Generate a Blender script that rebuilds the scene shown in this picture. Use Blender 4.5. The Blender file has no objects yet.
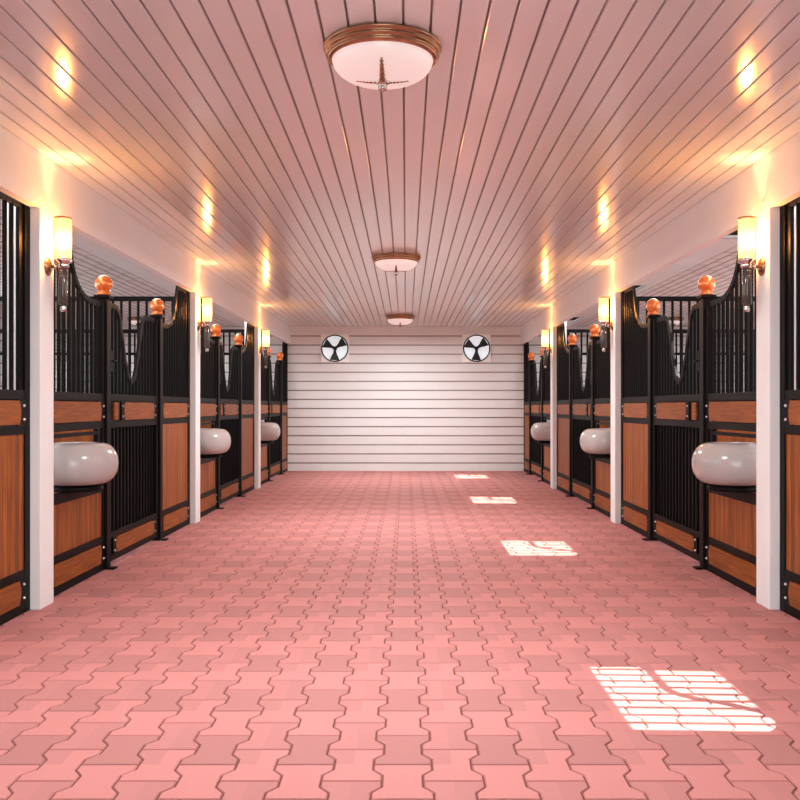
import bpy, bmesh, math, random
from mathutils import Vector, Matrix
random.seed(7)
PI = math.pi
scene = bpy.context.scene
COL = scene.collection

# ------------------------------------------------------------------ dimensions (metres)
CAM_H = 1.109
HALF = 2.0            # half width of the aisle
FACE = 2.054          # aisle face of the stall fronts
BEAM_Z = 2.20
CEIL_Z = 2.499
BAY = 3.64
P1 = 4.92             # near face of the first pillar
END = 15.62           # end wall
OUT = 5.6             # outer walls
START = -3.6
PW = 0.19
BT = 0.052            # beam thickness

# ------------------------------------------------------------------ materials
def new_mat(name):
    m = bpy.data.materials.new(name)
    m.use_nodes = True
    nt = m.node_tree
    return m, nt, nt.nodes, nt.links, nt.nodes['Principled BSDF']

def set_in(b, **kw):
    for k, v in kw.items():
        k = k.replace('_', ' ')
        if k in b.inputs:
            b.inputs[k].default_value = v

def mat_plain(name, col, rough=0.5, metal=0.0, coat=0.0, spec=0.5, noise=0.0, nscale=20.0, bump=0.0):
    m, nt, N, L, b = new_mat(name)
    set_in(b, Base_Color=(*col, 1), Roughness=rough, Metallic=metal, Coat_Weight=coat, Specular_IOR_Level=spec)
    if noise or bump:
        tc = N.new('ShaderNodeTexCoord')
        nz = N.new('ShaderNodeTexNoise')
        nz.inputs['Scale'].default_value = nscale
        nz.inputs['Detail'].default_value = 5
        L.new(tc.outputs['Object'], nz.inputs['Vector'])
        if noise:
            mr = N.new('ShaderNodeMapRange')
            mr.inputs['To Min'].default_value = 1 - noise
            mr.inputs['To Max'].default_value = 1 + noise
            L.new(nz.outputs['Fac'], mr.inputs['Value'])
            mx = N.new('ShaderNodeVectorMath'); mx.operation = 'SCALE'
            mx.inputs[0].default_value = col
            L.new(mr.outputs['Result'], mx.inputs['Scale'])
            L.new(mx.outputs['Vector'], b.inputs['Base Color'])
        if bump:
            bp = N.new('ShaderNodeBump')
            bp.inputs['Strength'].default_value = bump
            bp.inputs['Distance'].default_value = 0.002
            L.new(nz.outputs['Fac'], bp.inputs['Height'])
            L.new(bp.outputs['Normal'], b.inputs['Normal'])
    return m

def mat_wood(name, axis, board):
    """orange brown varnished wood, grain along axis ('y' or 'z'); board = width of single boards or 0"""
    m, nt, N, L, b = new_mat(name)
    tc = N.new('ShaderNodeTexCoord')
    mp = N.new('ShaderNodeMapping')
    mp.inputs['Scale'].default_value = (6, 2.0, 30) if axis == 'y' else (6, 30, 2.0)
    L.new(tc.outputs['Object'], mp.inputs['Vector'])
    nz = N.new('ShaderNodeTexNoise'); nz.inputs['Scale'].default_value = 1.6
    nz.inputs['Detail'].default_value = 7; nz.inputs['Distortion'].default_value = 0.6
    L.new(mp.outputs['Vector'], nz.inputs['Vector'])
    cr = N.new('ShaderNodeValToRGB')
    cr.color_ramp.elements[0].position = 0.3; cr.color_ramp.elements[0].color = (0.17, 0.040, 0.006, 1)
    cr.color_ramp.elements[1].position = 0.72; cr.color_ramp.elements[1].color = (0.38, 0.115, 0.018, 1)
    L.new(nz.outputs['Fac'], cr.inputs['Fac'])
    out = cr.outputs['Color']
    if board:
        sp = N.new('ShaderNodeSeparateXYZ'); L.new(tc.outputs['Object'], sp.inputs[0])
        d = N.new('ShaderNodeMath'); d.operation = 'DIVIDE'; d.inputs[1].default_value = board
        L.new(sp.outputs['Y'], d.inputs[0])
        fl = N.new('ShaderNodeMath'); fl.operation = 'FLOOR'; L.new(d.outputs[0], fl.inputs[0])
        wn = N.new('ShaderNodeTexWhiteNoise'); wn.noise_dimensions = '1D'; L.new(fl.outputs[0], wn.inputs['W'])
        mr = N.new('ShaderNodeMapRange'); mr.inputs['To Min'].default_value = 0.70; mr.inputs['To Max'].default_value = 1.22
        L.new(wn.outputs['Value'], mr.inputs['Value'])
        fr = N.new('ShaderNodeMath'); fr.operation = 'FRACT'; L.new(d.outputs[0], fr.inputs[0])
        gt = N.new('ShaderNodeMath'); gt.operation = 'GREATER_THAN'; gt.inputs[1].default_value = 0.05
        L.new(fr.outputs[0], gt.inputs[0])
        m2 = N.new('ShaderNodeMapRange'); m2.inputs['To Min'].default_value = 0.55; m2.inputs['To Max'].default_value = 1
        L.new(gt.outputs[0], m2.inputs['Value'])
        mu = N.new('ShaderNodeMath'); mu.operation = 'MULTIPLY'
        L.new(mr.outputs[0], mu.inputs[0]); L.new(m2.outputs[0], mu.inputs[1])
        sc = N.new('ShaderNodeVectorMath'); sc.operation = 'SCALE'
        L.new(out, sc.inputs[0]); L.new(mu.outputs[0], sc.inputs['Scale'])
        out = sc.outputs['Vector']
    L.new(out, b.inputs['Base Color'])
    set_in(b, Roughness=0.45, Specular_IOR_Level=0.22)
    return m

def mat_paver():
    m, nt, N, L, b = new_mat('paver')
    at = N.new('ShaderNodeAttribute'); at.attribute_name = 'pid'
    rd = N.new('ShaderNodeAttribute'); rd.attribute_name = 'rnd'
    uv = N.new('ShaderNodeUVMap'); uv.uv_map = 'local'
    sp = N.new('ShaderNodeSeparateXYZ'); L.new(uv.outputs['UV'], sp.inputs[0])
    def step(sock, v):
        g = N.new('ShaderNodeMath'); g.operation = 'GREATER_THAN'; g.inputs[1].default_value = v
        L.new(sock, g.inputs[0]); return g.outputs[0]
    def math_(op, a, c):
        g = N.new('ShaderNodeMath'); g.operation = op
        for i, q in enumerate((a, c)):
            if isinstance(q, (int, float)): g.inputs[i].default_value = q
            else: L.new(q, g.inputs[i])
        return g.outputs[0]
    ux = step(sp.outputs['X'], 0.5); uy = step(sp.outputs['Y'], 0.5)
    left = math_('SUBTRACT', 1.0, ux)
    quad = math_('MULTIPLY', left, uy)                      # far left quarter darker
    is2 = math_('MULTIPLY', step(at.outputs['Fac'], 1.5), math_('SUBTRACT', 1.0, step(at.outputs['Fac'], 2.5)))
    is3 = step(at.outputs['Fac'], 2.5)
    is0 = math_('SUBTRACT', 1.0, step(at.outputs['Fac'], 0.5))
    # tone: 0 light .. 1 dark
    t = math_('MULTIPLY', is0, 0.85)
    t = math_('ADD', t, math_('MULTIPLY', math_('MULTIPLY', quad, is2), 0.55))
    t = math_('ADD', t, math_('MULTIPLY', is3, 0.38))
    t = math_('ADD', t, math_('MULTIPLY', math_('MULTIPLY', ux, is3), 0.22))
    t = math_('ADD', t, math_('MULTIPLY', rd.outputs['Fac'], 0.18))
    mix = N.new('ShaderNodeMix'); mix.data_type = 'RGBA'
    mix.inputs[6].default_value = (0.520, 0.205, 0.193, 1)
    mix.inputs[7].default_value = (0.385, 0.160, 0.150, 1)
    L.new(t, mix.inputs[0])
    tc = N.new('ShaderNodeTexCoord')
    nz = N.new('ShaderNodeTexNoise'); nz.inputs['Scale'].default_value = 260; nz.inputs['Detail'].default_value = 3
    L.new(tc.outputs['Object'], nz.inputs['Vector'])
    mr = N.new('ShaderNodeMapRange'); mr.inputs['To Min'].default_value = 0.8; mr.inputs['To Max'].default_value = 1.2
    L.new(nz.outputs['Fac'], mr.inputs['Value'])
    sc = N.new('ShaderNodeVectorMath'); sc.operation = 'SCALE'
    L.new(mix.outputs[2], sc.inputs[0]); L.new(mr.outputs[0], sc.inputs['Scale'])
    L.new(sc.outputs['Vector'], b.inputs['Base Color'])
    bp = N.new('ShaderNodeBump'); bp.inputs['Strength'].default_value = 0.25; bp.inputs['Distance'].default_value = 0.001
    L.new(nz.outputs['Fac'], bp.inputs['Height']); L.new(bp.outputs['Normal'], b.inputs['Normal'])
    set_in(b, Roughness=0.72, Specular_IOR_Level=0.3)
    return m

def mat_stall_ceiling():
    m, nt, N, L, b = new_mat('stall_ceiling_board')
    tc = N.new('ShaderNodeTexCoord')
    mp = N.new('ShaderNodeMapping'); mp.inputs['Rotation'].default_value = (0, 0, PI / 2)
    L.new(tc.outputs['Object'], mp.inputs['Vector'])
    br = N.new('ShaderNodeTexBrick')
    br.inputs['Scale'].default_value = 1.0
    br.inputs['Brick Width'].default_value = 0.36
    br.inputs['Row Height'].default_value = 0.11
    br.inputs['Mortar Size'].default_value = 0.013
    br.inputs['Mortar Smooth'].default_value = 0.1
    br.inputs['Color1'].default_value = (0.80, 0.76, 0.75, 1)
    br.inputs['Color2'].default_value = (0.74, 0.70, 0.69, 1)
    br.inputs['Mortar'].default_value = (0.30, 0.27, 0.27, 1)
    L.new(mp.outputs['Vector'], br.inputs['Vector'])
    L.new(br.outputs['Color'], b.inputs['Base Color'])
    set_in(b, Roughness=0.5)
    return m

def mat_shade(name, tint, emit, estr, transp, transl):
    """frosted lamp glass: lets part of the bulb's light straight through, scatters the rest"""
    m, nt, N, L, b = new_mat(name)
    N.remove(b)
    out = N['Material Output']
    tp = N.new('ShaderNodeBsdfTransparent'); tp.inputs[0].default_value = (*tint, 1)
    tl = N.new('ShaderNodeBsdfTranslucent'); tl.inputs[0].default_value = (*tint, 1)
    df = N.new('ShaderNodeBsdfDiffuse'); df.inputs[0].default_value = (0.85, 0.83, 0.80, 1)
    gl = N.new('ShaderNodeBsdfGlossy'); gl.inputs['Roughness'].default_value = 0.12
    em = N.new('ShaderNodeEmission'); em.inputs[0].default_value = (*emit, 1); em.inputs[1].default_value = estr
    m1 = N.new('ShaderNodeMixShader'); m1.inputs[0].default_value = transl
    L.new(df.outputs[0], m1.inputs[1]); L.new(tl.outputs[0], m1.inputs[2])
    m2 = N.new('ShaderNodeMixShader'); m2.inputs[0].default_value = 0.04
    L.new(m1.outputs[0], m2.inputs[1]); L.new(gl.outputs[0], m2.inputs[2])
    m3 = N.new('ShaderNodeMixShader'); m3.inputs[0].default_value = transp
    L.new(m2.outputs[0], m3.inputs[1]); L.new(tp.outputs[0], m3.inputs[2])
    ad = N.new('ShaderNodeAddShader')
    L.new(m3.outputs[0], ad.inputs[0]); L.new(em.outputs[0], ad.inputs[1])
    L.new(ad.outputs[0], out.inputs['Surface'])
    return m

M = {}
M['paver'] = mat_paver()
M['joint'] = mat_plain('paver_joint_sand', (0.15, 0.042, 0.034), 0.9)
M['concrete'] = mat_plain('stall_floor_red_paving', (0.48, 0.20, 0.18), 0.9, noise=0.1)
M['plank'] = mat_plain('glossy_ceiling_plank', (0.79, 0.875, 0.89), 0.14, coat=0.0, spec=0.55, noise=0.03, nscale=3.0)
M['groove'] = mat_plain('plank_groove', (0.26, 0.22, 0.21), 0.8)
M['paint'] = mat_plain('white_wall_paint', (0.86, 0.885, 0.89), 0.55, noise=0.035, nscale=7.0, bump=0.15)
M['siding'] = mat_plain('white_siding', (0.78, 0.80, 0.81), 0.5, noise=0.03, nscale=5.0)
M['siding_groove'] = mat_plain('siding_groove', (0.30, 0.25, 0.24), 0.8)
M['stallceil'] = mat_stall_ceiling()
M['black'] = mat_plain('black_powder_coat', (0.0055, 0.005, 0.0052), 0.5, spec=0.09, noise=0.12, nscale=60)
M['mesh'] = mat_plain('black_mesh_panel', (0.006, 0.005, 0.005), 0.7)
M['wood_h'] = mat_wood('wood_plank_horizontal', 'y', 0)
M['wood_v'] = mat_wood('wood_boards_vertical', 'z', 0.047)
M['bolt'] = mat_plain('bright_steel_bolt', (0.9, 0.9, 0.9), 0.25, metal=0.6)
M['copper'] = mat_plain('polished_copper', (0.78, 0.22, 0.05), 0.16, metal=0.35, coat=0.6)
M['bowl'] = mat_plain('grey_white_bowl', (0.46, 0.435, 0.425), 0.18, coat=0.3)
M['bronze'] = mat_plain('antique_bronze', (0.42, 0.24, 0.14), 0.24, metal=0.85)
M['chrome'] = mat_plain('chrome', (0.62, 0.60, 0.59), 0.12, metal=1.0)
M['smoked'] = mat_plain('smoked_glass', (0.09, 0.075, 0.07), 0.12, metal=0.3)
M['shade'] = mat_shade('sconce_glass', (1.0, 0.80, 0.55), (1.0, 0.46, 0.20), 0.95, 0.35, 0.6)
M['shade'].node_tree.nodes['Translucent BSDF'].inputs[0].default_value = (.10, .062, .030, 1)
M['shade'].node_tree.nodes['Diffuse BSDF'].inputs[0].default_value = (.10, .08, .05, 1)
M['bowlglass'] = mat_shade('ceiling_lamp_glass', (1.0, 0.92, 0.88), (1.0, 0.83, 0.80), 0.38, 0.02, 0.35)
M['well'] = mat_plain('sun_opening_well', (0.45, 0.43, 0.43), 0.7)
M['fanwhite'] = mat_plain('white_fan_housing', (0.97, 1.0, 1.0), 0.4)
M['fanblack'] = mat_plain('black_fan_metal', (0.008, 0.008, 0.008), 0.5)
m, nt, N, L, b = new_mat('glowing_sky_disc')
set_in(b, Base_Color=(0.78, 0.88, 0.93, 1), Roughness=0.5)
b.inputs['Emission Color'].default_value = (0.80, 0.93, 1.0, 1); b.inputs['Emission Strength'].default_value = 0.4  # emission stands in for the bright sky behind the fan
M['sky_disc'] = m

# ------------------------------------------------------------------ mesh helpers
class MB:
    def __init__(self):
        self.v = []; self.f = []; self.mi = []; self.sm = []
    def add(self, verts, faces, mi=0, smooth=False):
        o = len(self.v)
        self.v += [tuple(p) for p in verts]
        for f in faces:
            self.f.append([i + o for i in f]); self.mi.append(mi); self.sm.append(smooth)
        return self
    def box(self, x0, x1, y0, y1, z0, z1, mi=0):
        v = [(x, y, z) for z in (z0, z1) for y in (y0, y1) for x in (x0, x1)]
        f = [(0, 2, 3, 1), (4, 5, 7, 6), (0, 1, 5, 4), (2, 6, 7, 3), (0, 4, 6, 2), (1, 3, 7, 5)]
        return self.add(v, f, mi)
    def prism(self, pts, axis, a, c, mi=0, smooth=False):
        """extrude polygon pts (2d) along axis 'x' (pts = y,z), 'y' (pts = x,z) or 'z' (pts = x,y)"""
        n = len(pts)
        def P(p, w):
            return {'x': (w, p[0], p[1]), 'y': (p[0], w, p[1]), 'z': (p[0], p[1], w)}[axis]
        v = [P(p, a) for p in pts] + [P(p, c) for p in pts]
        self.add(v, [list(range(n)), list(range(n, 2 * n))[::-1]], mi)
        o = len(self.v) - 2 * n
        for i in range(n):
            j = (i + 1) % n
            self.f.append([o + i, o + n + i, o + n + j, o + j]); self.mi.append(mi); self.sm.append(smooth)
        return self
    def tube(self, p0, p1, r, n=10, r1=None, mi=0, caps=True):
        p0 = Vector(p0); p1 = Vector(p1); r1 = r if r1 is None else r1
        d = (p1 - p0).normalized()
        u = d.orthogonal().normalized(); w = d.cross(u)
        v = []
        for p, rr in ((p0, r), (p1, r1)):
            for i in range(n):
                a = 2 * PI * i / n
                v.append(p + u * math.cos(a) * rr + w * math.sin(a) * rr)
        self.add(v, [(i, (i + 1) % n, n + (i + 1) % n, n + i) for i in range(n)], mi, True)
        if caps:
            o = len(self.v) - 2 * n
            self.f.append([o + i for i in range(n)][::-1]); self.mi.append(mi); self.sm.append(False)
            self.f.append([o + n + i for i in range(n)]); self.mi.append(mi); self.sm.append(False)
        return self
    def lathe(self, prof, c=(0, 0, 0), axis='z', n=32, mi=0, sx=1.0, sign=1.0):
        """revolve (r, h) profile about axis through c"""
        v = []
        for r, h in prof:
            for i in range(n):
                a = 2 * PI * i / n
                p = (r * math.cos(a) * sx, r * math.sin(a), h * sign)
                if axis == 'x': p = (p[2], p[0], p[1])
                if axis == 'y': p = (p[0], p[2], p[1])
                v.append((p[0] + c[0], p[1] + c[1], p[2] + c[2]))
        f = []
        for k in range(len(prof) - 1):
            for i in range(n):
                j = (i + 1) % n
                f.append((k * n + i, k * n + j, (k + 1) * n + j, (k + 1) * n + i))
        return self.add(v, f, mi, True)
    def strip(self, path, xa, xb, h, mi=0):
        """rail following a (y, z) path: top surface on the path, height h, from x = xa to xb"""
        n = len(path); v = []
        nor = []
        for i in range(n):
            a = path[max(i - 1, 0)]; c = path[min(i + 1, n - 1)]
            dy, dz = c[0] - a[0], c[1] - a[1]; l = math.hypot(dy, dz) or 1
            nor.append((dz / l, -dy / l))
        for i, (y, z) in enumerate(path):
            ny, nz = nor[i]
            for x in (xa, xb):
                v.append((x, y, z)); v.append((x, y + ny * h, z + nz * h))
        f = []
        for i in range(n - 1):
            o = 4 * i; q = o + 4
            f += [(o, q, q + 2, o + 2), (o + 1, o + 3, q + 3, q + 1), (o, o + 1, q + 1, q), (o + 2, q + 2, q + 3, o + 3)]
        f += [(0, 2, 3, 1), (4 * n - 4, 4 * n - 3, 4 * n - 1, 4 * n - 2)]
        return self.add(v, f, mi)
    def mesh(self, name, mats):
        me = bpy.data.meshes.new(name)
        me.from_pydata(self.v, [], self.f)
        for m_ in mats: me.materials.append(m_)
        me.polygons.foreach_set('material_index', self.mi)
        me.polygons.foreach_set('use_smooth', self.sm)
        bm = bmesh.new(); bm.from_mesh(me)
        bmesh.ops.recalc_face_normals(bm, faces=bm.faces)
        bm.to_mesh(me); bm.free()
        me.update()
        return me
    def build(self, name, mats, parent=None, bevel=0.0, label=None):
        if not isinstance(mats, (list, tuple)): mats = [mats]
        o = bpy.data.objects.new(name, self.mesh(name, mats))
        COL.objects.link(o)
        if parent is not None: o.parent = parent
        if bevel:
            bv = o.modifiers.new('bevel', 'BEVEL'); bv.width = bevel; bv.segments = 2; bv.limit_method = 'ANGLE'
            bv.angle_limit = math.radians(40)
        if label: o['label'] = label
        return o

def tag(o, label=None, cat=None, group=None, kind=None):
    if label: o['label'] = label
    if cat: o['category'] = cat
    if group: o['group'] = group
    if kind: o['kind'] = kind
    return o

def empty(name, loc, label, cat, group=None):
    e = bpy.data.objects.new(name, None)
    e.empty_display_size = 0.1
    COL.objects.link(e); e.location = loc
    return tag(e, label, cat, group)

def link_copy(src, parent, loc):
    c = src.copy(); COL.objects.link(c); c.parent = parent; c.location = loc
    return c

SIDE = {-1: 'left', 1: 'right'}

# ------------------------------------------------------------------ floor
def build_floor():
    b = MB()
    W, Nn, Ln = 0.0905, 0.0610, 0.246
    pitch = 0.1515
    gap = 0.0028; bev = 0.0032
    top = 0.0; low = -0.004
    uvs = []; pid = []; rnd = []
    prof = [(0, W), (0.17, W), (0.33, Nn), (0.67, Nn), (0.83, W), (1, W)]
    ncol = int(2.35 / pitch) + 1
    faces_meta = []
    for k in range(-ncol, ncol + 1):
        cx = -0.010 + k * pitch
        off = 2.792 - 18 * Ln + (Ln / 2 if k % 2 else 0)
        r = 0
        y = off
        row = 0
        while y < END + 0.05:
            if y > START - 0.3:
                rr = random.random()
                v = (1 if row % 2 else 0) if k % 2 == 0 else (2 if row % 2 else 3)
                def outline(ins):
                    pts = []
                    for fy, w in prof:
                        yy = y + fy * Ln
                        if fy == 0: yy += ins
                        if fy == 1: yy -= ins
                        pts.append((cx + w - ins, yy))
                    for fy, w in reversed(prof):
                        yy = y + fy * Ln
                        if fy == 0: yy += ins
                        if fy == 1: yy -= ins
                        pts.append((cx - w + ins, yy))
                    return pts
                o1 = outline(gap); o2 = outline(gap + bev)
                n = len(o1)
                verts = [(p[0], p[1], low) for p in o1] + [(p[0], p[1], top) for p in o2]
                # top as quads / strips so nothing is concave
                fcs = []
                for i in range(5):
                    fcs.append([n + i, n + i + 1, n + (n - 2 - i), n + (n - 1 - i)])
                for i in range(n):
                    j = (i + 1) % n
                    fcs.append([i, j, n + j, n + i])
                b.add(verts, fcs, 0, False)
                for f in fcs:
                    faces_meta.append((v, rr, cx, y))
            y += Ln; row += 1
    npav = len(b.f)
    # sand bed below the joints, stall floors beside the aisle
    b.add([(-2.3, START - .4, low + 0.0002), (2.3, START - .4, low + 0.0002), (2.3, END, low + 0.0002), (-2.3, END, low + 0.0002)], [(0, 1, 2, 3)], 1)
    for s in (-1, 1):
        b.add([(s * 2.3, START - .4, -0.001), (s * 5.9, START - .4, -0.001), (s * 5.9, END + .1, -0.001), (s * 2.3, END + .1, -0.001)], [(0, 1, 2, 3)], 2)
    me = bpy.data.meshes.new('floor')
    me.from_pydata(b.v, [], b.f)
    for k in ('paver', 'joint', 'concrete'): me.materials.append(M[k])
    me.polygons.foreach_set('material_index', b.mi)
    a1 = me.attributes.new('pid', 'FLOAT', 'FACE'); a2 = me.attributes.new('rnd', 'FLOAT', 'FACE')
    uv = me.uv_layers.new(name='local')
    for i, (v, rr, cx, y0) in enumerate(faces_meta):
        a1.data[i].value = v; a2.data[i].value = rr
    for i, p in enumerate(me.polygons):
        if i < npav:
            v, rr, cx, y0 = faces_meta[i]
            for li in p.loop_indices:
                co = me.vertices[me.loops[li].vertex_index].co
                uv.data[li].uv = ((co.x - cx) / 0.18 + 0.5, (co.y - y0) / 0.246)
    me.update()
    o = bpy.data.objects.new('floor', me); COL.objects.link(o)
    tag(o, 'red interlocking paver floor of the stable aisle', kind='structure')
build_floor()

# ------------------------------------------------------------------ ceilings, beams, walls
def build_ceiling():
    b = MB()
    pw = 0.1; gw = 0.0042; gd = 0.012
    x = -2.01
    k = 0
    while x < 2.0:
        x0 = max(x + gw, -2.0); x1 = min(x + pw - gw, 2.0)
        if x1 > x0:
            e = 0.003
            z = CEIL_Z
            pts = [(x0, z + e), (x0 + e, z), (x1 - e, z), (x1, z + e), (x1, z + gd), (x0, z + gd)]
            b.prism(pts, 'y', START, END, 0)
        x += pw
    b.box(-2.1, 2.1, START, END + .1, CEIL_Z + gd, CEIL_Z + 0.05, 1)
    o = b.build('ceiling', [M['plank'], M['groove']])
    tag(o, 'glossy white plank ceiling over the aisle', kind='structure')
build_ceiling()

TILT = 0.04           # sideways lean of the sunbeams along the aisle
SKY = (1.74, 2.50)     # unseen openings added along each right bay to let sun patches through
for s in (-1, 1):
    b = MB()
    z0, z1 = CEIL_Z + 0.001, CEIL_Z + 0.02
    xa, xb = 2.19, 2.75
    ys = [START]
    for k in range(-1, 3) if s > 0 else ():
        ys += [P1 + k * BAY + SKY[0], P1 + k * BAY + SKY[1]]
    ys.append(END + .1)
    for i in range(0, len(ys), 2):
        b.box(s * xa, s * xb, ys[i], ys[i + 1], z0, z1)
    b.box(s * 2.1, s * xa, START, END + .1, z0, z1)
    b.box(s * xb, s * 2.86, START, END + .1, z0, z1)
    b.box(s * 2.86, s * (OUT + .1), START, END + .1, z0, z1, 1)
    # slanted wells above the added openings, shielding the sky from view
    hw_ = .45; dx_ = hw_ / 1.75
    for k in range(-1, 3) if s > 0 else ():
        ya, yb = P1 + k * BAY + SKY[0], P1 + k * BAY + SKY[1]
        dy_ = TILT * dx_
        for yy0, yy1 in ((ya - .02, ya), (yb, yb + .02)):
            v = []
            for zz, dx in ((z0, 0), (z0 + hw_, dx_)):
                for yy in (yy0, yy1):
                    for xx in (xa - .02, xb + .02): v.append((s * (xx + dx), yy - TILT * dx, zz))
            b.add(v, [(0, 2, 3, 1), (4, 5, 7, 6), (0, 1, 5, 4), (2, 6, 7, 3), (0, 4, 6, 2), (1, 3, 7, 5)], 2)
        for xx0, xx1 in ((xa - .02, xa), (xb, xb + .02)):
            v = []
            for zz, dx in ((z0, 0), (z0 + hw_, dx_)):
                for yy in (ya, yb):
                    for xx in (xx0, xx1): v.append((s * (xx + dx), yy - TILT * dx, zz))
            b.add(v, [(0, 2, 3, 1), (4, 5, 7, 6), (0, 1, 5, 4), (2, 6, 7, 3), (0, 4, 6, 2), (1, 3, 7, 5)], 2)
    tag(b.build('ceiling_' + SIDE[s], [M['siding'], M['stallceil'], M['well']]), 'white boarded ceiling over the %s row of stalls' % SIDE[s], kind='structure')
    # unseen added bars, in line with the grille bars below, to stripe the sun
    for k in range(-1, 3) if s > 0 else ():
        rb = MB()
        for i in range(-1, 11):
            y = P1 + k * BAY + 1.29 + .06 + .08071 * (i + 5) - TILT * .45
            v = [(s * 2.16, y - .013 + TILT * .34), (s * 2.16, y + .013 + TILT * .34), (s * 2.82, y + .013 - TILT * .32), (s * 2.82, y - .013 - TILT * .32)]
            if s < 0: v = v[::-1]
            if y > P1 + k * BAY + SKY[0] - .05 and y < P1 + k * BAY + SKY[1] + .05:
                rb.prism(v, 'z', z1, z1 + .012)
        o = rb.build('sun_bars_%d' % (k + 2), M['black'])
        tag(o, 'unseen added bars over the %s stalls, striping the sun' % SIDE[s], kind='structure')
    # beam
    b = MB(); b.box(s * HALF, s * (HALF + BT), START, END, BEAM_Z, CEIL_Z)
    tag(b.build('trim_1' if s < 0 else 'trim_2', M['paint']), 'white beam along the top of the %s pillars' % SIDE[s], kind='structure')
    # pillars
    for k in range(3):
        y = P1 + k * BAY
        b = MB(); b.box(s * HALF, s * (HALF + PW), y, y + PW, 0, BEAM_Z); b.box(s * (HALF + BT + .001), s * (HALF + PW), y, y + PW, BEAM_Z, CEIL_Z)
        o = b.build('pillar', M['paint'], bevel=0.003)
        tag(o, '%s white square pillar on the %s of the aisle' % (('nearest', 'middle', 'farthest')[k], SIDE[s]), 'pillar',
            kind='structure')
    # outer wall with window openings beside the near stalls
    b = MB(); x0, x1 = s * OUT, s * (OUT + .1)
    b.box(x0, x1, START, END + .1, 0, 0.75)
    b.box(x0, x1, START, END + .1, 2.35, CEIL_Z)
    edges = [START, START + .25]
    wins = [(1.6, 4.6), (5.2, 8.2), (8.8, 11.6)]
    y = START
    for wa, wb in wins:
        b.box(x0, x1, y, wa, 0.75, 2.35); y = wb
    b.box(x0, x1, y, END + .1, 0.75, 2.35)
    z = 0.137
    while z < 2.4:                       # board joints on the stretch that can be seen
        b.box(s * (OUT - .002), s * (OUT + .001), 11.7, END, z - .009, z + .009, 1); z += 0.1575
    tag(b.build('wall_' + SIDE[s], [M['siding'], M['siding_groove']]), 'white boarded outer wall behind the %s stalls' % SIDE[s], kind='structure')

def build_end_wall():
    b = MB()
    g = 0.010; pitch = 0.1575
    lines = [0.137 + i * pitch for i in range(15)]
    zs = [0.0] + lines + [CEIL_Z + .04]
    for i in range(len(zs) - 1):
        z0 = zs[i] + (g if i else 0); z1 = zs[i + 1] - (g if i < len(zs) - 2 else 0)
        # slightly tilted weatherboard
        pts = [(END, z0), (END, z1), (END + .03, z1), (END + .03, z0)]
        b.prism(pts, 'x', -OUT, OUT, 0)
    b.box(-OUT, OUT, END + .018, END + .1, 0, CEIL_Z + .04, 1)
    tag(b.build('wall_back', [M['siding'], M['siding_groove']]), 'white horizontal board wall closing the end of the aisle', kind='structure')
build_end_wall()
b = MB(); y0, y1 = START - .1, START
b.box(-OUT - .1, -1.9, y0, y1, 0, CEIL_Z + .04); b.box(1.9, OUT + .1, y0, y1, 0, CEIL_Z + .04); b.box(-1.9, 1.9, y0, y1, 2.4, CEIL_Z + .04)
tag(b.build('wall_front', M['siding']), 'white wall around the open stable doorway behind the viewer', kind='structure')

# ------------------------------------------------------------------ stall fronts
Z_BOT = 0.05; Z_P1A, Z_P1B = 0.05, 0.189
Z_B0, Z_B1 = 0.234, 0.963
Z_P2A, Z_P2B = 1.009, 1.149
Z_G = 1.199
TH = 0.044          # frame thickness
BR = 0.0130         # grille bar radius

SWOOP = [(0, 1.106), (.36, 1.106), (.41, 1.088), (.445, 1.03), (.47, .96), (.50, .89), (.545, .825), (.61, .77), (.69, .735), (.80, .717), (1.2, .715)]
VDIP = [(0, .73), (.20, .732), (.27, .715), (.32, .66), (.36, .58), (.40, .475), (.45, .36), (.505, .265), (.55, .222), (.59, .213), (.63, .228),
        (.675, .285), (.72, .375), (.76, .475), (.80, .585), (.84, .665), (.89, .713), (.96, .732), (1.25, .73)]

def smooth(path, n=3):
    out = []
    for i in range(len(path) - 1):
        p0 = path[max(i - 1, 0)]; p1 = path[i]; p2 = path[i + 1]; p3 = path[min(i + 2, len(path) - 1)]
        for k in range(n):
            t = k / n
            q = []
            for a in (0, 1):
                q.append(0.5 * ((2 * p1[a]) + (-p0[a] + p2[a]) * t + (2 * p0[a] - 5 * p1[a] + 4 * p2[a] - p3[a]) * t * t + (-p0[a] + 3 * p1[a] - 3 * p2[a] + p3[a]) * t ** 3))
            out.append(tuple(q))
    out.append(path[-1])
    return out

def height_at(path, y):
    for i in range(len(path) - 1):
        if path[i][0] <= y <= path[i + 1][0]:
            t = (y - path[i][0]) / max(path[i + 1][0] - path[i][0], 1e-6)
            return path[i][1] + t * (path[i + 1][1] - path[i][1])
    return path[-1][1]

def swoop_path(width, flip):
    """top edge of a fixed panel: high at the pillar, sweeping down to the post"""
    pts = [(y, z + CAM_H) for y, z in SWOOP if y < width]
    pts.append((width, .715 + CAM_H))
    pts = smooth(pts, 3)
    if flip: pts = [(width - y, z) for y, z in pts][::-1]
    return pts

def wood_plank(name, s, y0, y1, z0, z1, parent):
    """horizontal plank with convex rounded ends, slightly proud of its steel plate"""
    b = MB(); zc = (z0 + z1) / 2; h = (z1 - z0) / 2 - .006
    bul = min(.020, (y1 - y0) * .2)
    pts = []
    for i in range(9):
        a = -1 + 2 * i / 8; pts.append((y1 + bul * (1 - a * a) - .002, zc + h * a))
    for i in range(9):
        a = 1 - 2 * i / 8; pts.append((y0 - bul * (1 - a * a) + .002, zc + h * a))
    b.prism(pts, 'x', s * -.0045, s * .013, 0)
    return b.build(name, M['wood_h'], parent)

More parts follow.
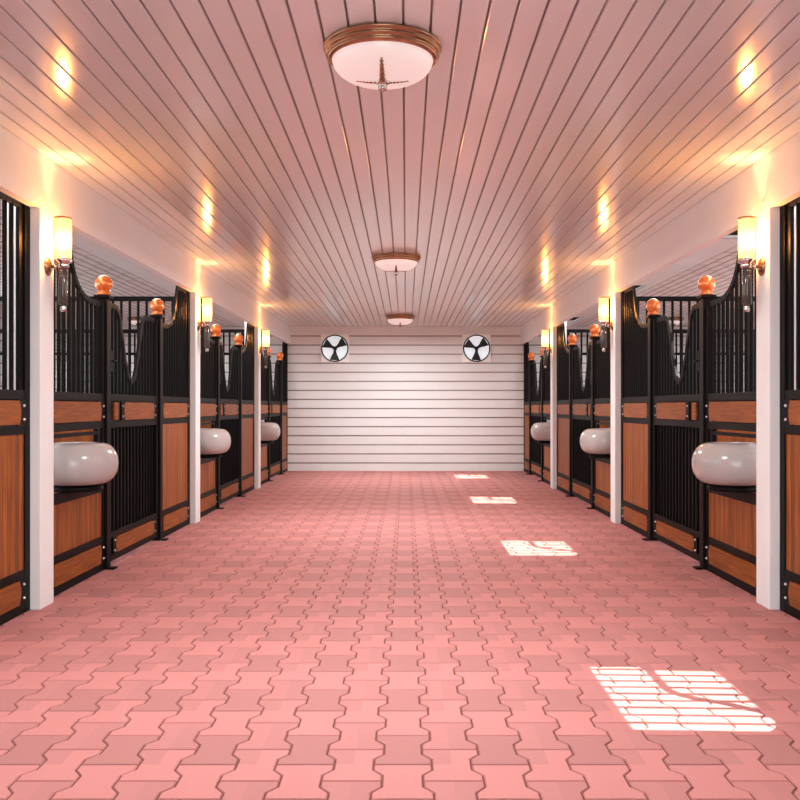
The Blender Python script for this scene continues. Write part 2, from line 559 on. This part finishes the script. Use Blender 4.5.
def bolts(s, ys, zs, parent):
    for y in ys:
        for z in zs:
            b = MB()
            b.lathe([(0.0, .0085), (.004, .008), (.0075, .005), (.0085, 0.001), (.0085, -.002)], (0, 0, 0), 'x', 10, sign=-s)
            o = b.build('bolt', M['bolt'], parent); o.location = (s * -.001, y, z)

def bar(s, y, z0, z1, parent, r=BR, x=TH / 2, n=8):
    b = MB(); b.tube((0, 0, 0), (0, 0, z1 - z0), r, n, caps=False)
    o = b.build('grille_bar', M['black'], parent); o.location = (s * x, y, z0)
    return o

def place_words(k):
    return ('before the nearest pillar', 'between nearest and middle pillars',
            'between middle and farthest pillars', 'between farthest pillar and end wall')[k + 1]

def fixed_panel(s, k, kind):
    base = P1 + k * BAY
    if kind == 'A': y0, y1 = base + PW, base + 1.21
    else: y0, y1 = base + 2.62, min(base + BAY, END)
    w = y1 - y0
    flip = kind == 'B'
    if kind == 'A':
        lab = '%s black barred panel with feed opening, %s' % (SIDE[s], place_words(k))
        nm = 'feed_opening_panel'
    else:
        lab = '%s tall wood panel under black bars, %s' % (SIDE[s], place_words(k))
        nm = 'stall_side_panel'
    root = empty(nm, (s * FACE, y0, 0), lab, 'stall panel', 'fixed stall front panels')
    path = swoop_path(w, flip)
    pil = 0.0 if not flip else w                        # the end at the pillar
    b = MB(); X = lambda a, c: (s * a, s * c)
    ws, wp = 0.065, (0.035 if kind == 'A' else 0.055)                                # stile widths at pillar, post
    wl, wr = (ws, wp) if not flip else (wp, ws)
    hl, hr = height_at(path, 0.0), height_at(path, w)
    b.box(0, s * TH, 0, wl, 0, hl - .003)
    b.box(0, s * TH, w - wr, w, 0, hr - .003)
    b.box(.001 * s, s * (TH - .001), wl, w - wr, 0, Z_BOT)
    b.box(.001 * s, s * (TH - .001), wl, w - wr, Z_P1B, Z_B0)
    b.box(.001 * s, s * (TH - .001), wl, w - wr, Z_B1, Z_P2A)
    b.box(.001 * s, s * (TH - .001), wl, w - wr, Z_P2B, Z_G)
    b.box(s * .014, s * (TH - .006), wl, w - wr, Z_P1A, Z_P1B); b.box(s * .014, s * (TH - .006), wl, w - wr, Z_P2A, Z_P2B)
    if kind == 'A': b.box(.001 * s, s * (TH - .001), wl, w - wr, .534, .594)
    b.strip(path, s * .012, s * (TH - .012), .038)
    # wider plate beside the pillar in the grille, following the curve
    b.build('frame', M['black'], root, bevel=.003)
    # side plate next to the pillar
    p = MB()
    if not flip: p.box(s * .012, s * .032, ws, ws + .045, Z_G, height_at(path, ws + .02) - .03)
    else: p.box(s * .012, s * .032, w - ws - .045, w - ws, Z_G, height_at(path, w - ws - .02) - .03)
    p.build('grille_side_plate', M['black'], root)
    # bracket plates and planks
    for (z0, z1) in ((Z_P1A, Z_P1B), (Z_P2A, Z_P2B)):
        zc = (z0 + z1) / 2; plates = []
        bys = (.083, w - .022) if not flip else (.030, w - .083)
        for (ya_, yb_), yb in zip(((wl - .005, wl + .09), (w - wr - .09, w - wr + .005)), bys):
            pl = MB(); pl.box(0, s * .010, ya_, yb_, z0, z1); pl = pl.build('bracket_plate', M['black'], root)
            bolts(s, (yb,), (zc - .037, zc + .037), pl)
        el, er = (.142, .086) if not flip else (.086, .142)
        wood_plank('wood_plank', s, el, w - er, z0, z1, root)
    v = MB(); v.box(s * .008, s * .036, wl, w - wr, Z_B0, Z_B1 if kind == 'B' else .534)
    v.build('wood_boards', M['wood_v'], root)
    # grille
    ya = wl + (.045 if not flip else 0); yb = w - wr - (.045 if flip else 0)
    n = round((yb - ya) / .077)
    for i in range(1, n):
        y = ya + (yb - ya) * i / n
        bar(s, y, Z_G, height_at(path, y) - .018, root)
    if kind == 'A':
        h = MB(); h.box(s * .006, s * .030, wl, w - wr - .085, .925, .948); h.build('hatch_bar', M['black'], root)
        h = MB(); h.box(s * .004, s * .034, w - wr - .085, w - wr - .045, .595, .962); h.build('hatch_upright', M['black'], root)
    return root

def stall_door(s, k):
    base = P1 + k * BAY
    y0 = base + 1.29; w = 1.25
    root = empty('stall_door', (s * FACE, y0, 0),
                 '%s black stall door with dipped top, %s' % (SIDE[s], place_words(k)),
                 'stall door', 'stall doors')
    path = smooth([(y, z + CAM_H) for y, z in VDIP], 3)
    st = 0.06; g = .006
    b = MB()
    b.box(0, s * TH, g, st, .03, CAM_H + .725); b.box(0, s * TH, w - st, w - g, .03, CAM_H + .725)
    b.box(.001 * s, s * (TH - .001), st, w - st, .03, .074)
    b.box(.001 * s, s * (TH - .001), st, w - st, .194, Z_B0)
    b.box(.001 * s, s * (TH - .001), st, w - st, Z_B1, Z_P2A)
    b.box(.001 * s, s * (TH - .001), st, w - st, Z_P2B, Z_G)
    b.strip([(g, path[0][1])] + path[1:-1] + [(w - g, path[-1][1])], s * .012, s * (TH - .012), .042)
    b.box(s * .014, s * (TH - .006), st, w - st, .074, .194); b.box(s * .014, s * (TH - .006), st, w - st, Z_P2A, Z_P2B)
    b.box(s * .001, s * (TH - .001), .225, .25, Z_P2A, Z_P2B)     # small upright beside the latch panel
    b.build('frame', M['black'], root, bevel=.003)
    for (z0, z1, ya) in ((.074, .194, .11), (Z_P2A, Z_P2B, .29)):
        zc = (z0 + z1) / 2
        for (ya_, yb_), yb in zip(((ya, ya + .10), (w - .16, w - st + .005)), (ya + .03, w - .098)):
            pl = MB(); pl.box(0, s * .010, ya_, yb_, z0, z1); pl = pl.build('bracket_plate', M['black'], root)
            bolts(s, (yb,), (zc - .037, zc + .037), pl)
        wood_plank('wood_plank', s, ya + .075, w - .148, z0, z1, root)
    lp = MB(); lp.box(s * -.002, s * .013, .13, .215, Z_P2A + .008, Z_P2B - .008)
    lp.build('latch_panel', M['wood_h'], root)
    la = MB(); la.box(s * -.014, 0, .015, .05, 1.36, 1.50); la.tube((s * -.022, .033, 1.43), (s * -.022, .10, 1.43), .006, 8)
    la.tube((s * -.012, .033, 1.43), (s * -.024, .033, 1.43), .008, 8)
    la.build('latch', M['black'], root)
    ms = MB(); ms.box(s * .032, s * .036, st, w - st, Z_B0, Z_B1); ms.build('back_panel', M['mesh'], root)
    n = 14
    for i in range(1, n):
        y = st + (w - 2 * st) * i / n
        bar(s, y, Z_B0, Z_B1, root, r=.0105, x=.016)
    for i in range(1, n):
        y = st + (w - 2 * st) * i / n
        bar(s, y, Z_G, height_at(path, y) - .02, root)
    return root

def post(s, y, k, which):
    root = empty('door_post', (s * 2.073, y, 0),
                 '%s black post with copper ball, %s' % (('nearer', 'farther')[which] + ' ' + SIDE[s], place_words(k)),
                 'post', 'ball topped door posts')
    b = MB(); b.box(-.037, .037, -.0395, .0395, 0, CAM_H + .741)
    b.build('shaft', M['black'], root, bevel=.006)
    c = MB(); c.box(-.052, .052, -.052, .052, CAM_H + .741, CAM_H + .766)
    cp = c.build('cap', M['black'], root, bevel=.006)
    f = MB(); f.box(-.085 if s > 0 else .04, -.04 if s > 0 else .085, -.039, .039, 0, .012)
    f.build('foot_plate', M['black'], root, bevel=.003)
    z0 = CAM_H + .766
    fin = MB()
    R = .0595; zc = z0 + .026 + R * .88
    prof = [(.0, z0), (.046, z0), (.050, z0 + .006), (.046, z0 + .014), (.042, z0 + .018), (.045, z0 + .024), (.040, z0 + .030)]
    for i in range(3, 25):
        a = -PI / 2 + PI * i / 24
        prof.append((max(R * math.cos(a), 0.0), zc + R * math.sin(a)))
    fin.lathe(prof, n=28)
    fin.build('ball_finial', M['copper'], cp)
    return root

def water_bowl(s, k):
    base = P1 + k * BAY
    yc = base + .68
    root = empty('feed_bowl', (s * 2.05, yc, .590),
                 'rounded grey white feed bowl on the %s, %s' % (SIDE[s], place_words(k)),
                 'feed bowl', 'feed bowls')
    b = MB()
    R = .25; H = .128; r = .105; z0 = .040
    prof = [(0.0, z0), (R - r, z0)]
    for i in range(1, 16):
        a = -PI / 2 + PI * i / 16
        ca = math.copysign(abs(math.cos(a)) ** .92, math.cos(a)); sa = math.copysign(abs(math.sin(a)) ** .97, math.sin(a))
        prof.append((R - r + r * ca, z0 + H + H * sa))
    zt = z0 + 2 * H
    prof += [(R - r, zt), (R - r - .012, zt + .001), (R - r - .022, zt - .006), (R - r - .03, zt - .05), (R - r - .06, zt - .12), (R - r - .12, zt - .15), (0.0, zt - .16)]
    b.lathe(prof, n=48)
    b.build('basin', M['bowl'], root)
    c = MB(); c.lathe([(0, .0), (.15, .0), (.16, .008), (.15, .035), (.10, .041), (0, .041)], n=32)
    c.build('swivel_base', M['black'], root)
    return root

def partition(s, k):
    y = P1 + k * BAY + .03
    x0 = 2.19; x1 = OUT
    root = empty('stall_partition', (s * x0, y, 0),
                 'black barred partition between the %s stalls, meeting the %s pillar' % (SIDE[s], ('nearest', 'middle', 'farthest')[k]),
                 'partition', 'stall partitions')
    w = x1 - x0
    b = MB()
    b.box(0, s * .05, 0, .05, 0, 2.166); b.box(s * (w - .05), s * w, 0, .05, 0, 2.166)
    for z0, z1 in ((2.122, 2.166), (1.815, 1.85), (1.149, 1.199), (.963, 1.009), (.189, .234), (0.0, .05)):
        b.box(s * .05, s * (w - .05), .002, .048, z0, z1)
    b.build('frame', M['black'], root, bevel=.003)
    v = MB(); v.box(s * .05, s * (w - .05), .012, .038, .234, .963); v.build('wood_boards', M['wood_v'], root)
    for z0, z1 in ((1.009, 1.149), (.05, .189)):
        v = MB(); v.box(s * .05, s * (w - .05), .010, .040, z0, z1); v.build('wood_plank', M['wood_h'], root)
    n = round((w - .1) / .080)
    pb = None
    for i in range(1, n):
        x = .05 + (w - .1) * i / n
        if pb is None:
            m_ = MB(); m_.tube((0, 0, 0), (0, 0, .924), BR, 8, caps=False); pb = m_.build('grille_bar', M['black'], root)
            pb.location = (s * x, .025, 1.199)
        else: link_copy(pb, root, (s * x, .025, 1.199))
    return root

# ------------------------------------------------------------------ lamps
def point_light(name, loc, energy, col, r, parent=None):
    l = bpy.data.lights.new(name, 'POINT'); l.energy = energy; l.color = col; l.shadow_soft_size = r
    o = bpy.data.objects.new(name, l); COL.objects.link(o); o.location = loc
    if parent is not None: o.parent = parent
    return o

def sconce(s, k):
    y = P1 + k * BAY + .105
    z = CAM_H
    root = empty('wall_sconce', (s * HALF, y, z + .784),
                 'lit glass cylinder sconce on the %s %s pillar' % (('nearest', 'middle', 'farthest')[k], SIDE[s]), 'wall lamp', 'pillar sconces')
    def q(h): return h - .784                            # height above the camera -> local
    cx = -s * .085
    p = MB(); p.lathe([(0.0, .022), (.018, .021), (.034, .016), (.046, .009), (.053, .003), (.053, 0)], (0, 0, 0), 'x', 28, sign=-s)
    p.build('wall_plate', M['bronze'], root)
    a = MB(); a.tube((-s * .015, 0, 0), (cx, 0, 0), .009, 12); a.lathe([(0, -.016), (.013, -.012), (.017, 0), (.013, .012), (0, .016)], (-s * .045, 0, 0), 'x', 14)
    a.build('arm', M['chrome'], root)
    h = MB(); h.lathe([(.0, q(.775)), (.030, q(.775)), (.033, q(.790)), (.030, q(.800)), (.049, q(.808)), (.050, q(.826)), (.047, q(.828)), (.040, q(.822)), (0, q(.818))], (cx, 0, 0), n=28)
    h.build('shade_holder', M['chrome'], root)
    g = MB(); R = .0455
    g.lathe([(R, q(.824)), (R, q(1.054)), (R - .002, q(1.056)), (R - .004, q(1.052)), (R - .004, q(.824))], (cx, 0, 0), n=32)
    g.lathe([(R - .0042, q(1.046)), (0, q(1.049))], (cx, 0, 0), n=32)
    sh = g.build('lamp_shade', M['shade'], root)
    r_ = MB(); r_.lathe([(R + .0012, q(1.047)), (R + .0022, q(1.052)), (R + .0012, q(1.058)), (R - .005, q(1.058)), (R - .005, q(1.0545))], (cx, 0, 0), n=32)
    r_.build('rim', M['bronze'], sh)
    # cross shaped chrome knob under the holder
    kx = MB()
    for i in range(4):
        an = PI / 4 + i * PI / 2
        kx.tube((cx, 0, q(.745)), (cx - 0.0, math.cos(an) * .030, q(.745) + math.sin(an) * .030), .007, 8, r1=.010)
        kx.tube((cx, 0, q(.745)), (cx + math.cos(an) * .030, 0, q(.745) + math.sin(an) * .030), .007, 8, r1=.010)
    kx.lathe([(0, -.012), (.012, -.006), (.014, 0), (.012, .006), (0, .012)], (cx, 0, q(.745)), n=12)
    kx.build('cross_knob', M['chrome'], root)
    t = MB(); t.lathe([(0, q(.776)), (.022, q(.776)), (.026, q(.765)), (.026, q(.575)), (.022, q(.568)), (0, q(.568))], (cx, 0, 0), n=24)
    t.build('smoked_tube', M['smoked'], root)
    u = MB(); u.lathe([(0, q(.570)), (.014, q(.568)), (.012, q(.560)), (.017, q(.548)), (.015, q(.536)), (.006, q(.530)), (0, q(.530))], (cx, 0, 0), n=16)
    u.build('bottom_knob', M['chrome'], root)
    bl = MB(); bl.lathe([(0, q(.818)), (.011, q(.818)), (.011, q(.845)), (0, q(.845))], (cx, 0, 0), n=12)
    bl.build('bulb_socket', M['bronze'], root)
    point_light('bulb', (cx, 0, q(.925)), SCONCE_W, (1.0, 0.575, 0.26), .026, root)
    return root

def ceiling_lamp(name, x, y, label, R=.2255, n=48, small=False):
    root = empty(name, (x, y, CEIL_Z), label, 'ceiling lamp', 'ceiling lamps')
    f = R / .2255
    b = MB()
    b.lathe([(0, 0), (.216 * f, 0), (.226 * f, -.004), (.2285 * f, -.010), (.226 * f, -.016), (.217 * f, -.018), (.216 * f, -.024), (.2215 * f, -.028), (.220 * f, -.034), (.211 * f, -.036), (.209 * f, -.043), (.212 * f, -.047), (.208 * f, -.053), (.204 * f, -.055), (.198 * f, -.059), (.192 * f, -.056), (.192 * f, -.02), (0, -.02)], n=n)
    b.build('rim', M['bronze'], root)
    g = MB(); prof = []
    for i in range(13):
        a = PI / 2 * i / 12
        prof.append((.194 * f * math.cos(a) ** .75 if i < 12 else 0.0, -.054 - .083 * f * math.sin(a)))
    g.lathe(prof, n=n)
    gb = g.build('glass_bowl', M['bowlglass'], root)
    fz = -.054 - .083 * f
    # cast bronze arms hugging the glass: a tall beaded one at the front, thin ones at the sides
    def surf(a): return (.194 * f * max(math.cos(a), 0) ** .75 + .004, -.054 - .083 * f * math.sin(a) - .003)
    for dx, dy, a_end, th in ((0, -1, 38, 1.3), (-1, 0, 66, .5), (1, 0, 66, .5)):
        st_ = MB(); prev = None; m_ = 24
        for i in range(m_ + 1):
            a = math.radians(88 - (88 - a_end) * i / m_)
            r_, z_ = surf(a); p = (dx * r_, dy * r_, z_)
            rad = (.0035 + .0075 * abs(math.sin(i * .82)) ** 2) * th * (1 - .45 * i / m_)
            if prev: st_.tube(prev[0], p, prev[1], 8, r1=rad)
            prev = (p, rad)
        st_.build('cast_arm', M['bronze'], gb)
    c = MB(); c.lathe([(0, fz + .004), (.026, fz + .002), (.030, fz - .004), (.022, fz - .010), (.015, fz - .016), (.020, fz - .022), (.016, fz - .031), (.006, fz - .037), (0, fz - .038)], n=20)
    c.build('finial', M['chrome'], gb)
    al = bpy.data.lights.new('lamp_glow', 'AREA'); al.shape = 'DISK'; al.size = .36 * f; al.energy = LAMP_W * f * f; al.color = (.97, 1.0, 1.0)
    ao = bpy.data.objects.new('lamp_glow', al); COL.objects.link(ao); ao.parent = root; ao.location = (0, 0, fz - .045)
    ao.visible_camera = False
    return root

LAMP_W = 66.0
SCONCE_W = 90.0
LAMPS = []
for i, y in enumerate((3.47, 8.3, 13.75)):
    LAMPS.append(ceiling_lamp('ceiling_lamp', -.09, y, '%s bronze rimmed glass bowl lamp on the plank ceiling of the aisle' % ('nearest', 'middle', 'farthest')[i]))
for s in (-1, 1):
    ceiling_lamp('ceiling_lamp', s * 4.17, 14.0, 'small ceiling lamp over the far %s stall, seen through the bars' % SIDE[s], R=.16, n=24)
    for k in range(3):
        sconce(s, k)
        fixed_panel(s, k, 'A'); stall_door(s, k); fixed_panel(s, k, 'B')
        post(s, P1 + k * BAY + 1.25, k, 0); post(s, P1 + k * BAY + 2.58, k, 1)
        water_bowl(s, k)
    fixed_panel(s, -1, 'B')
    for k in (1, 2): partition(s, k)
# the right hand door before the nearest pillar: out of the frame, its bars cut the nearest sunlight
stall_door(1, -1); post(1, P1 - BAY + 2.58, -1, 1); post(1, P1 - BAY + 1.25, -1, 0)

# ------------------------------------------------------------------ extractor fans
def fan(x, lab, rot):
    z = 2.124
    root = empty('exhaust_fan', (x, END, z), lab, 'fan', 'exhaust fans')
    hw = .243; R = .232; n = 48
    # square housing with a round hole
    v = []; f = []
    for yy in (-.05, 0.0):
        for i in range(n):
            a = 2 * PI * i / n; c, s_ = math.cos(a), math.sin(a)
            m_ = hw / max(abs(c), abs(s_))
            v.append((c * m_, yy, s_ * m_)); v.append((c * .222, yy, s_ * .222))
    for i in range(n):
        j = (i + 1) % n; o = 2 * n
        f += [(2 * i, 2 * i + 1, 2 * j + 1, 2 * j), (o + 2 * i, o + 2 * j, o + 2 * j + 1, o + 2 * i + 1),
              (2 * i, 2 * j, o + 2 * j, o + 2 * i), (2 * i + 1, o + 2 * i + 1, o + 2 * j + 1, 2 * j + 1)]
    h = MB(); h.add(v, f); h.build('housing', M['fanwhite'], root)
    r = MB(); r.lathe([(.216, -.045), (.216, -.062), (.236, -.062), (.238, -.05), (.236, -.045)], (0, 0, 0), 'y', 48)
    r.build('ring', M['fanblack'], root)
    bk = MB(); bk.lathe([(0, -.006), (.222, -.006)], (0, 0, 0), 'y', 48); bk.build('sky_disc', M['sky_disc'], root)
    hb = MB(); hb.lathe([(0, -.052), (.03, -.052), (.036, -.045), (.036, -.015), (0, -.015)], (0, 0, 0), 'y', 20); hb = hb.build('hub', M['fanblack'], root)
    for a0 in (150, 34, 266):
        a0 = math.radians(a0 + rot)
        bl = MB(); pr = [(.0, .022), (.05, .024), (.09, .034), (.13, .055), (.17, .072), (.205, .082)]
        v = []
        for rr, wd in pr:
            for sg in (-1, 1):
                tx = rr; ty = sg * wd + rr * .05
                X_ = tx * math.cos(a0) - ty * math.sin(a0); Z_ = tx * math.sin(a0) + ty * math.cos(a0)
                dy = -.030 + sg * .012 * rr / .2
                v.append((X_, dy - .002, Z_)); v.append((X_, dy + .002, Z_))
        f = []
        for i in range(len(pr) - 1):
            o = 4 * i; q = o + 4
            f += [(o, o + 2, q + 2, q), (o + 1, q + 1, q + 3, o + 3), (o, q, q + 1, o + 1), (o + 2, o + 3, q + 3, q + 2)]
        o = 4 * (len(pr) - 1)
        f += [(o, o + 2, o + 3, o + 1), (0, 1, 3, 2)]
        bl.add(v, f); bl.build('blade', M['fanblack'], hb)
    return root
fan(-1.231, 'square white wall fan with three black blades, left one on the end wall', 0)
fan(1.222, 'square white wall fan with three black blades, right one on the end wall', 0)

# ------------------------------------------------------------------ light
w = bpy.data.worlds.new('world'); scene.world = w; w.use_nodes = True
bg = w.node_tree.nodes['Background']
bg.inputs[0].default_value = (0.90, 0.98, 1.0, 1); bg.inputs[1].default_value = 3.5
# added fill strips tucked unseen behind the beams to brighten the aisle
for s in (-1, 1):
    ys = [0.4]
    for k in range(-1, 3):
        if s > 0: ys += [P1 + k * BAY + SKY[0] - .05, P1 + k * BAY + SKY[1] + .05]
        else: ys += [P1 + k * BAY + 1.9, P1 + k * BAY + 1.91]
    ys.append(END - 1.3)
    for i in range(0, len(ys), 2):
        L_ = ys[i + 1] - ys[i]
        al = bpy.data.lights.new('fill_strip', 'AREA'); al.shape = 'RECTANGLE'; al.size = .34; al.size_y = L_
        al.energy = 5.0 * L_; al.color = (1.0, .97, .96)
        ao = bpy.data.objects.new('fill_strip', al); COL.objects.link(ao); ao.location = (s * 2.36, (ys[i] + ys[i + 1]) / 2, CEIL_Z - .004)

sun = bpy.data.lights.new('sun', 'SUN'); sun.energy = 20; sun.angle = math.radians(.35); sun.color = (1.0, 0.93, 0.80)
so = bpy.data.objects.new('sun', sun); COL.objects.link(so)
so.rotation_euler = Vector((-1, TILT, -1.75)).to_track_quat('-Z', 'Y').to_euler()

# the right hand row stands a touch closer to the aisle's middle than the left
for o in list(scene.objects):
    if o.parent is None and (o.location.x > 1.5 or o.name in ('trim_2', 'ceiling_right') or o.name.startswith('sun_bars_')
                             or (o.name.startswith('pillar') and 'right' in o['label'])):
        o.location.x -= .012

# ------------------------------------------------------------------ camera
cam = bpy.data.cameras.new('camera'); cam.sensor_width = 36; cam.lens = 40.5
cam.shift_x = -6 / 800; cam.shift_y = 7 / 800; cam.clip_start = .05
co = bpy.data.objects.new('camera', cam); COL.objects.link(co)
co.location = (0, 0, CAM_H); co.rotation_euler = (PI / 2, 0, 0)
scene.camera = co

scene.view_settings.view_transform = 'Standard'; scene.view_settings.look = 'None'
scene.view_settings.gamma = 1; scene.view_settings.use_curve_mapping = False
scene.view_settings.exposure = 0.25
scene.cycles.use_denoising = True
scene.cycles.max_bounces = 10; scene.cycles.diffuse_bounces = 8; scene.cycles.glossy_bounces = 4
scene.cycles.sample_clamp_indirect = 6
